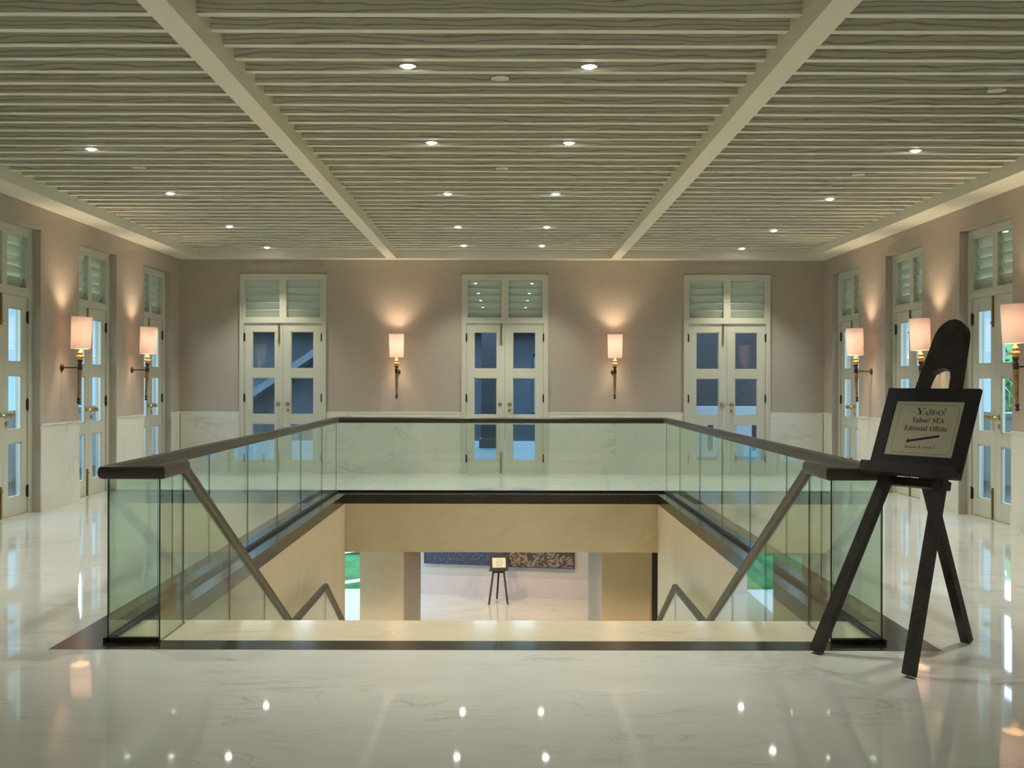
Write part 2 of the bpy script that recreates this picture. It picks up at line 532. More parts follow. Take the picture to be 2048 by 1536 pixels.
# marble wainscot, in panels with hairline joints, and its baseboard
def wains(name, base_name, runs, place):
    e = empty(name, (0, 0, 0), kind='structure')
    e2 = empty(base_name, (0, 0, 0), kind='structure')
    for a0, a1 in runs:
        n = max(1, round((a1-a0)/1.25))
        for k in range(n):
            s0 = a0+(a1-a0)*k/n+0.001; s1 = a0+(a1-a0)*(k+1)/n-0.001
            m = MB(); place(m, s0, s1, 0.225, 1.05, 0.012); m.build('marble_panel', M['wainscot'], e)
        m = MB(); place(m, a0, a1, 1.05, 1.075, 0.020); m.build('marble_cap', M['wainscot'], e)
        m = MB(); place(m, a0, a1, 0.0, 0.225, 0.018); m.build('marble_skirting', M['wainscot'], e2)
def runs_of(lo, hi, cs, hw):
    r = []; p = lo
    for c in sorted(cs):
        r.append((p, c-hw)); p = c+hw
    r.append((p, hi)); return r
wains('trim_2', 'baseboard_back', runs_of(XL+0.02, XR-0.02, BACK_X, 0.75), lambda m, a, b_, z0, z1, t: m.box(a, b_, YB-t, YB, z0, z1))
wains('trim_3', 'baseboard_left', runs_of(YF, YB-0.02, SIDE_Y, 0.70), lambda m, a, b_, z0, z1, t: m.box(XL, XL+t, a, b_, z0, z1))
wains('trim_4', 'baseboard_right', runs_of(YF, YB-0.02, SIDE_Y, 0.70), lambda m, a, b_, z0, z1, t: m.box(XR-t, XR, a, b_, z0, z1))

# ---------------------------------------------------------------- ceiling
m = MB(); m.box(XL-WT, XR+WT, YF-WT, YB+WT, ZC, ZC+0.25)
ceil = S('ceiling', m, M['void'])
BAYS = [(-5.27, -2.045), (-1.88, 1.79), (1.955, 5.12)]
PITCH, Y0S = 0.3117, 6.735
for bi, (x0, x1) in enumerate(BAYS):
    m = MB(); hw = (x1-x0)/2
    m.box(-hw, hw, -0.07, 0.0, 0.0, ZC-ZS, mis=[1, 0, 0, 0, 0, 0])
    me = m.mesh('slat', [M['slat'], M['slat_edge']])
    for k in range(-25, 39):
        put('slat', me, ceil, ((x0+x1)/2, Y0S+PITCH*k, ZS))
m = MB(); m.box(-2.045, -1.88, YF, YB-0.25, ZBEAM, ZC); S('trim_5', m, M['trim'])
m = MB(); m.box(1.79, 1.955, YF, YB-0.25, ZBEAM, ZC); S('trim_6', m, M['trim'])
m = MB(); m.box(XL, -5.27, YF, YB, ZBEAM, ZC); S('trim_7', m, M['trim'])
m = MB(); m.box(5.12, XR, YF, YB, ZBEAM, ZC); S('trim_8', m, M['trim'])
m = MB(); m.box(-5.27, 5.12, YB-0.25, YB, ZBEAM, ZC); S('trim_9', m, M['trim'])
m = MB()
m.box(-5.27, 5.12, Y0S-PITCH*26, Y0S-PITCH*25.3, ZBEAM, ZC)
S('trim_10', m, M['trim'])

# ---------------------------------------------------------------- doors
LEAF_CACHE = {}
def door(name, loc, rz, w):
    d = empty(name, loc, rz, kind='structure')
    H = DOORH if w > 1.45 else 3.425
    jamb = 0.078
    y0, y1 = (-0.02, 0.10)
    m = MB()
    m.box(-w/2, -w/2+jamb, y0, y1, 0, H); m.box(w/2-jamb, w/2, y0, y1, 0, H)
    m.box(-w/2+jamb, w/2-jamb, y0, y1, H-0.06, H)
    m.box(-w/2+jamb, w/2-jamb, y0, y1, 2.605, 2.665)
    m.box(-w/2+jamb, w/2-jamb, y0, y1, 0.0, 0.012)
    for s in (-1, 1):                       # thin stop bead round the frame
        m.box(s*(w/2-0.012)-0.008, s*(w/2-0.012)+0.008, y0-0.012, y0, 0, H)
    m.box(-w/2, w/2, y0-0.012, y0, H-0.02, H)
    m.build('door_frame', M['paint'], d)
    inner = w/2-jamb
    # transom sash with louvres behind glass
    m = MB()
    zb, zt = 2.665, H-0.06
    m.box(-0.06, 0.06, y0+0.01, y1-0.02, zb, zt)
    for s in (-1, 1): m.box(min(s*inner, s*(inner-0.028)), max(s*inner, s*(inner-0.028)), y0+0.01, y1-0.02, zb, zt)
    for s in (-1, 1):
        xa, xb = sorted((s*0.06, s*(inner-0.028)))
        m.box(xa, xb, y0+0.01, y1-0.02, zb, zb+0.042); m.box(xa, xb, y0+0.01, y1-0.02, zt-0.045, zt)
    ts = m.build('transom_sash', M['paint'], d)
    z0, z1 = zb+0.042, zt-0.045
    for s in (-1, 1):
        xa, xb = sorted((s*0.06, s*(inner-0.028)))
        m = MB(); m.box(xa, xb, 0.012, 0.018, z0, z1); m.build('pane', M['pane'], ts)
        n = 5; ph = (z1-z0)/n
        hw = (xb-xa)/2
        m = MB()
        a = math.radians(66); L = ph*1.10
        for (p, q) in (((0, 0), (1, 1)),):
            dy, dz = math.cos(a)*L, -math.sin(a)*L
            m.hexa([(-hw, 0, 0), (hw, 0, 0), (hw, dy, dz), (-hw, dy, dz),
                    (-hw, 0.006, 0.010), (hw, 0.006, 0.010), (hw, dy+0.006, dz+0.010), (-hw, dy+0.006, dz+0.010)])
        me = m.mesh('louvre', M['trim'])
        for k in range(n):
            put('louvre', me, ts, ((xa+xb)/2, 0.035, z1-0.004-ph*k))
    # two leaves
    lw = inner
    for s in (-1, 1):
        xo, xi = s*lw, 0.0
        st_o = 0.138; st_i = 0.135
        pa, pb = sorted((s*(lw-st_o), s*st_i))
        la, lb = sorted((s*(lw-0.003), s*0.002))
        m = MB(); ly0, ly1 = 0.004, 0.05
        m.box(la, pa, ly0, ly1, 0.018, 2.60); m.box(pb, lb, ly0, ly1, 0.018, 2.60)
        rails = [(0.018, 0.225), (0.865, 1.02), (1.66, 1.816), (2.454, 2.60)]
        for r0, r1 in rails: m.box(pa, pb, ly0, ly1, r0, r1)
        for (q0, q1) in ((0.225, 0.865), (1.02, 1.66), (1.816, 2.454)):      # glazing beads
            for (xa, xb, za, zb2) in ((pa, pa+0.012, q0, q1), (pb-0.012, pb, q0, q1), (pa, pb, q0, q0+0.012), (pa, pb, q1-0.012, q1)):
                m.box(xa, xb, ly0+0.008, ly1-0.008, za, zb2)
        lf = m.build('door_leaf', M['paint'], d)
        for (q0, q1) in ((0.225, 0.865), (1.02, 1.66), (1.816, 2.454)):
            m = MB(); m.box(pa+0.01, pb-0.01, 0.024, 0.030, q0+0.01, q1-0.01); m.build('pane', M['pane'], lf)
        for z in (0.27, 1.31, 2.36):
            m = MB(); m.lathe([(0.010, -0.075), (0.012, -0.07), (0.012, 0.07), (0.010, 0.075)], 10, (s*(lw+0.002), -0.010, z))
            m.box(s*lw-0.018, s*lw+0.022, -0.004, 0.004, z-0.06, z+0.06)
            m.build('hinge', M['bronze'], lf, 40)
        kx = s*0.085
        m = MB()
        m.lathe([(0.034, 0), (0.034, 0.008), (0.014, 0.012), (0.013, 0.045), (0.030, 0.055), (0.036, 0.075), (0.026, 0.092), (0.004, 0.096)], 16, (kx, 0.004, 1.20), 'y')
        for i, v in enumerate(m.v): m.v[i] = (v[0], 0.008-v[1], v[2])
        m.build('door_knob', M['brass'], lf, 40)
        if s > 0:
            m = MB(); m.lathe([(0.030, 0), (0.030, 0.008), (0.022, 0.012)], 16, (kx, 0, 1.095), 'y')
            for i, v in enumerate(m.v): m.v[i] = (v[0], 0.004-v[1], v[2])
            m.build('keyhole_plate', M['brass'], lf, 40)
        else:
            for (z0_, z1_) in ((2.24, 2.64), (0.015, 0.38)):
                m = MB(); m.box(-0.085, -0.050, -0.004, 0.004, z0_, z1_)
                m.lathe([(0.009, z0_), (0.009, z1_)], 10, (-0.0675, -0.011, 0))
                zk = z0_+0.05 if z0_ > 1 else z1_-0.05
                m.lathe([(0.015, zk-0.015), (0.018, zk), (0.015, zk+0.015)], 10, (-0.0675, -0.016, 0))
                m.build('flush_bolt', M['brass'], lf, 40)
    return d

k = 1
for x in BACK_X:
    door('door_%d' % k, (x, YB, 0), 0, 1.5); k += 1
for y in SIDE_Y:
    door('door_%d' % k, (XL-0.13, y, 0), PI/2, 1.40); k += 1
for y in SIDE_Y:
    door('door_%d' % k, (XR+0.13, y, 0), -PI/2, 1.40); k += 1

# ---------------------------------------------------------------- downlights and speakers
def kgap(k): return Y0S+PITCH*k+0.12
DL = []
def ring_mb(r):
    m = MB()
    m.lathe([(r, 0.20), (r, 0.004), (r+0.012, 0.003), (r+0.012, 0.0), (r-0.004, 0.0), (r-0.006, 0.012), (r-0.006, 0.19)], 24, closed=False)
    return m
ring_me = ring_mb(0.048).mesh('trim_ring', M['white'], 40)
m = MB(); m.lathe([(0.0005, -0.016), (0.018, -0.0145), (0.034, -0.008), (0.0425, 0.002), (0.0425, 0.015), (0.0005, 0.015)], 24, closed=False)
lens_me = m.mesh('lens', M['led'], 40)
sp_d = bpy.data.lights.new('downlight_beam', 'SPOT')
sp_d.energy = SPOT_W; sp_d.color = SPOT_COL; sp_d.spot_size = math.radians(92); sp_d.spot_blend = 0.75; sp_d.shadow_soft_size = 0.035
sp_n = sp_d.copy(); sp_n.energy = NEAR_SPOT_W; sp_w = sp_d.copy(); sp_w.energy = WALL_SPOT_W; sp_fill = sp_d.copy(); sp_fill.energy = REAR_FILL_W; sp_fill.spot_size = math.radians(84)
def downlight(x, y, label, data=None):
    if y > 17.5: data = sp_w
    e = empty('ceiling_downlight', (x, y, ZS), label=label, cat='ceiling light', group='recessed downlights in the slatted ceiling')
    put('trim_ring', ring_me, e); put('lens', lens_me, e)
    l = bpy.data.objects.new('downlight_beam', data or sp_d); COL.objects.link(l); l.parent = e; l.location = (0, 0, -0.055)
for r, kk in enumerate((3, 11, 20, 29, 36)):
    for x, sd in ((-0.70, 'left'), (0.585, 'right')):
        downlight(x, kgap(kk), 'glowing recessed downlight, %s one of the %s-hand row in the middle ceiling bay' % (
            ['nearest', 'second nearest', 'third nearest', 'fourth nearest', 'farthest'][r], sd))
for r, kk in enumerate((12, 20, 29, 37)):
    downlight(-4.0, kgap(kk), 'glowing recessed downlight, %s of the single row in the left ceiling bay' % ['nearest', 'second nearest', 'third nearest', 'farthest'][r])
for r, kk in enumerate((12, 21, 30, 37)):
    downlight(3.94, kgap(kk), 'glowing recessed downlight, %s of the single row in the right ceiling bay' % ['nearest', 'second nearest', 'third nearest', 'farthest'][r])
for x, kk, lb in ((-4.0, 3, 'recessed downlight over the left of the near floor, mirrored in the marble'),
                  (3.94, 3, 'recessed downlight over the right of the easel, mirrored in the marble')):
    downlight(x, kgap(kk), lb)
for kk, yl in ((-18, 'just behind the viewer'), (-24, 'well behind the viewer')):  # unseen downlights, added to brighten the slat faces
    for x, bay in ((-4.0, 'left'), (-0.057, 'middle'), (3.94, 'right')):
        downlight(x, kgap(kk), 'added fill downlight %s, out of the picture, %s bay' % (yl, bay), sp_fill)
for x, lb in ((-0.70, 'recessed downlight overhead of the near floor in the middle bay, left of the pair'), (0.585, 'recessed downlight overhead of the near floor in the middle bay, right of the pair')):
    downlight(x, kgap(-6), lb, sp_n)
m = MB()
m.lathe([(0.060, 0.20), (0.060, 0.004), (0.068, 0.003), (0.068, 0.0), (0.058, -0.002), (0.052, -0.001)], 28, closed=False)
spk_ring = m.mesh('housing', M['white'], 40)
m = MB(); m.lathe([(0.0005, -0.001), (0.03, -0.0008), (0.053, 0.0), (0.053, 0.004), (0.0005, 0.004)], 28, closed=False)
spk_g = m.mesh('grille', M['grille'], 40)
for x, kk, lb in ((-0.048, 4, 'unlit round ceiling speaker between the two nearest middle downlights'),
                  (-0.045, 15, 'small unlit round ceiling speaker halfway along the middle bay'),
                  (-3.85, 15, 'faint unlit round ceiling speaker in the left bay'),
                  (3.79, 16, 'faint unlit round ceiling speaker in the right bay, the farther one'),
                  (3.75, 5, 'unlit round ceiling speaker near the top right corner')):
    e = empty('ceiling_speaker', (x, kgap(kk), ZS), label=lb, cat='speaker', group='round speakers in the slatted ceiling')
    put('housing', spk_ring, e); put('grille', spk_g, e)

# ---------------------------------------------------------------- wall sconces (local: wall at y=0, room towards -y)
def build_sconce():
    e = empty('wall_sconce', (0, 0, 0))
    OFF = -0.235; ZA = 1.765
    tilt = math.radians(2.2)
    def tl(m):                       # the torch leans: foot towards the wall
        for i, (x, y, z) in enumerate(m.v):
            yy, zz = y, z-ZA
            m.v[i] = (x, OFF+yy*math.cos(tilt)-zz*math.sin(tilt), ZA+yy*math.sin(tilt)+zz*math.cos(tilt))
        return m
    m = MB(); m.lathe([(0.121, 2.005), (0.1285, 2.41), (0.1255, 2.41), (0.118, 2.005), (0.121, 2.005)], 32, closed=False)
    tl(m).build('lamp_shade', M['shade'], e, 40)
    m = MB(); m.lathe([(0.013, 1.845), (0.030, 1.865), (0.034, 1.885), (0.052, 1.895), (0.054, 1.908), (0.047, 1.918), (0.026, 1.926), (0.024, 1.936), (0.036, 1.948), (0.038, 1.958), (0.026, 1.970), (0.017, 1.980), (0.017, 2.06)], 20)
    tl(m).build('turned_finial', M['gold'], e, 50)
    m = MB(); m.lathe([(0.026, 1.735), (0.029, 1.74), (0.029, 1.80), (0.026, 1.805), (0.020, 1.815), (0.022, 1.83), (0.030, 1.838), (0.033, 1.862), (0.020, 1.866)], 20)
    tl(m).build('collar', M['bronze'], e, 40)
    m = MB(); m.lathe([(0.016, 1.375), (0.027, 1.735)], 16)
    tl(m).build('torch_stem', M['amber'], e, 40)
    m = MB(); m.lathe([(0.012, 1.305), (0.021, 1.312), (0.022, 1.325), (0.014, 1.335), (0.015, 1.352), (0.022, 1.358), (0.022, 1.372), (0.016, 1.378)], 16)
    tl(m).build('foot_knob', M['bronze'], e, 40)
    m = MB()
    m.lathe([(0.009, -0.20), (0.009, 0.0)], 12, (0, 0, ZA), 'y')
    m.build('arm', M['bronze'], e, 40)
    m = MB()
    m.lathe([(0.012, -0.032), (0.030, -0.026), (0.046, -0.014), (0.048, 0.0)], 20, (0, 0, ZA), 'y')
    m.build('wall_rose', M['bronze'], e, 40)
    m = MB(); m.lathe([(0.002, 2.06), (0.018, 2.07), (0.028, 2.10), (0.026, 2.13), (0.010, 2.155), (0.002, 2.16)], 14)
    tl(m).build('bulb', M['bulb'], e, 60)
    ld = bpy.data.lights.new('lamp_glow', 'POINT'); ld.energy = SCONCE_W; ld.color = SCONCE_COL; ld.shadow_soft_size = 0.055
    l = bpy.data.objects.new('lamp_glow', ld); COL.objects.link(l); l.parent = e; l.location = (0, OFF-0.016, 2.25)
    return e
s0 = build_sconce()
SCON = [((-1.87, YB, 0), 0, 'lit torch sconce with white shade on the back wall, left of the centre door'),
        ((1.86, YB, 0), 0, 'lit torch sconce with white shade on the back wall, right of the centre door'),
        ((XL, 16.6, 0), PI/2, 'lit torch sconce on the left wall, the farther one near the back corner'),
        ((XL, 13.98, 0), PI/2, 'lit torch sconce on the left wall, the nearer one'),
        ((XR, 16.55, 0), -PI/2, 'lit torch sconce on the right wall, farthest one clear of the easel'),
        ((XR, 13.95, 0), -PI/2, 'lit torch sconce on the right wall, partly hidden behind the easel head'),
        ((XR, 11.36, 0), -PI/2, 'lit torch sconce on the right wall, nearest one cut by the picture edge')]
for i, (loc, rz, lb) in enumerate(SCON):
    e = s0 if i == 0 else copy_tree(s0)
    e.location = loc; e.rotation_euler = (0, 0, rz)
    tag(e, lb, 'wall lamp', 'torch sconces along the hall walls')

# ---------------------------------------------------------------- balustrade
bal = empty('glass_balustrade', (0, 11.0, 0), label='glass panel balustrade with dark handrail around the stair well', cat='balustrade')
def bl(p): return (p[0], p[1]-11.0, p[2])
RZ = 1.04
prof = []
for k in range(16):
    a = 2*PI*k/16; c, s = math.cos(a), math.sin(a)
    prof.append((0.045*math.copysign(abs(c)**0.7, c), 0.043*math.copysign(abs(s)**0.7, s)))
sprof = [(a*0.78, b_*0.80) for a, b_ in prof]
YN = LY1-0.13
m = MB(); m.sweep([bl(p) for p in [(SX0, YN, RZ), (SX0, GY0, RZ), (GX0, GY0, RZ), (GX0, GY1, RZ), (GX1, GY1, RZ), (GX1, GY0, RZ), (SX1, GY0, RZ), (SX1, YN, RZ)]], prof)
m.build('handrail', M['rail'], bal, 35)
RS = Z2+RZ
slope2 = (Z2-ZL)/(Y4-Y3)
for x in (SX0, SX1):
    m = MB(); m.sweep([bl(p) for p in [(x, YN-0.02, RZ), (x, Y2, RS), (x, Y3, RS), (x, Y4, ZL+RZ)]], sprof)
    m.build('stair_handrail', M['rail'], bal, 35)
def pane_poly(pts, x=None, y=None, t=0.010):
    # vertical sheet; pts are (s, z); x or y fixed
    m = MB(); n = len(pts)
    for d in (-t/2, t/2):
        for s, z in pts:
            m.v.append(bl((x+d, s, z)) if x is not None else bl((s, y+d, z)))
    m.f.append(tuple(range(n))); m.mi.append(0)
    m.f.append(tuple(reversed(range(n, 2*n)))); m.mi.append(0)
    for i in range(n):
        j = (i+1) % n
        m.f.append((i, n+i, n+j, j)); m.mi.append(1)
    m.build('glass_panel', [M['glass'], M['glass_edge']], bal)
zt = RZ-0.03
seams = [GY0+0.012, 8.05, 9.05, 10.4, 11.75, 13.1, 14.6, GY1-0.012]
for x in (GX0, GX1):
    for a, b_ in zip(seams, seams[1:]):
        pane_poly([(a+0.0015, 0.004), (b_-0.0015, 0.004), (b_-0.0015, zt), (a+0.0015, zt)], x=x)
n = 4
for k in range(n):
    a = GX0+0.012+(GX1-GX0-0.024)*k/n; b_ = GX0+0.012+(GX1-GX0-0.024)*(k+1)/n
    pane_poly([(a+0.003, 0.004), (b_-0.003, 0.004), (b_-0.003, zt), (a+0.003, zt)], y=GY1)
pane_poly([(GX0+0.012, 0.004), (SX0-0.012, 0.004), (SX0-0.012, zt), (GX0+0.012, zt)], y=GY0)
pane_poly([(SX1+0.012, 0.004), (GX1-0.012, 0.004), (GX1-0.012, zt), (SX1+0.012, zt)], y=GY0)
def nose(y):
    if y <= YN: return 0.0
    if y <= Y2: return Z2*(y-YN)/(Y2-YN)
    if y <= Y3: return Z2
    return Z2-slope2*(y-Y3)
for x in (SX0, SX1):
    pane_poly([(GY0+0.0, 0.004), (YN-0.004, 0.004), (YN-0.004, zt), (GY0, zt)], x=x)
    for segs in ([YN, 8.45, 9.68, Y2], [Y2, Y3], [Y3, 14.8, 16.6, Y4]):
        for a, b_ in zip(segs, segs[1:]):
            a2, b2 = a+0.0015, b_-0.0015
            pane_poly([(a2, nose(a2)+0.02), (b2, nose(b2)+0.02), (b2, nose(b2)+zt), (a2, nose(a2)+zt)], x=x)
# slim base channels
def chan(x0, x1, y0, y1):
    m = MB(); m.box(x0, x1, y0-11, y1-11, 0.0015, 0.028); m.build('base_channel', M['bronze'], bal)
for x in (GX0, GX1): chan(x-0.02, x-0.007, GY0-0.02, GY1+0.02); chan(x+0.007, x+0.02, GY0-0.02, GY1+0.02)
chan(GX0, GX1, GY1-0.02, GY1-0.007); chan(GX0, GX1, GY1+0.007, GY1+0.02)
for a, b_ in ((GX0, SX0), (SX1, GX1)):
    chan(a, b_, GY0-0.02, GY0-0.007); chan(a, b_, GY0+0.007, GY0+0.02)

# ---------------------------------------------------------------- easel with the sign
LEAN = math.radians(22.5); sL, cL = math.sin(LEAN), math.cos(LEAN)
def P(u, w, o): return (u, w*sL-o*cL, w*cL+o*sL)
EM = Vector((2.0072, 6.2193, 0)); ERZ = math.atan2(-0.82505, 0.56506)
def build_easel():
    e = empty('easel', EM, ERZ)
    def leg(u0a, u0b, u1a, u1b, w1):
        m = MB(); pts = [(u0a, 0.012), (u0b, 0.012), (u1b, w1), (u1a, w1)]
        m.prism(pts, -0.024, 0.024, P)
        m.v = [(x, y, max(0.0, z)) for x, y, z in m.v]
        m.build('leg', M['easel'], e)
    leg(-0.354, -0.283, -0.086, -0.018, 1.70)
    leg(0.280, 0.346, 0.135, 0.198, 1.70)
    m = MB()
    m.bar((0.025, 0.985, 0.012), (0.052, 0.505, 1.10), 0.062, 0.045, (0, 1, 0))
    m.v = [(x, y, max(0.0, z)) for x, y, z in m.v]
    m.build('leg', M['easel'], e)
    out = [(-0.087, 1.70), (-0.046, 2.035), (-0.032, 2.075), (-0.006, 2.108), (0.03, 2.130), (0.068, 2.134), (0.108, 2.120), (0.140, 2.090), (0.158, 2.055), (0.166, 2.01),
           (0.198, 1.70), (0.135, 1.70), (0.130, 1.760), (0.118, 1.792), (0.092, 1.810), (0.058, 1.815), (0.024, 1.806), (0.0, 1.788), (-0.011, 1.755), (-0.018, 1.70)]
    m = MB(); m.prism(out, -0.025, 0.025, P); m.build('head_panel', M['easel'], e)
    m = MB(); m.prism([(-0.15, 1.085), (0.25, 1.085), (0.245, 1.135), (-0.145, 1.135)], -0.062, -0.0245, P); m.build('crossbar', M['easel'], e)
    m = MB(); m.prism([(-0.290, 1.125), (0.360, 1.125), (0.360, 1.163), (-0.290, 1.163)], 0.0245, 0.085, P)
    m.prism([(-0.290, 1.163), (0.360, 1.163), (0.360, 1.190), (-0.290, 1.190)], 0.070, 0.085, P)
    m.build('ledge', M['easel'], e)
    return e
BU0, BU1, BW0, BW1 = -0.250, 0.360, 1.1645, 1.672
OU0, OU1, OW0, OW1 = -0.172, 0.284, 1.246, 1.590
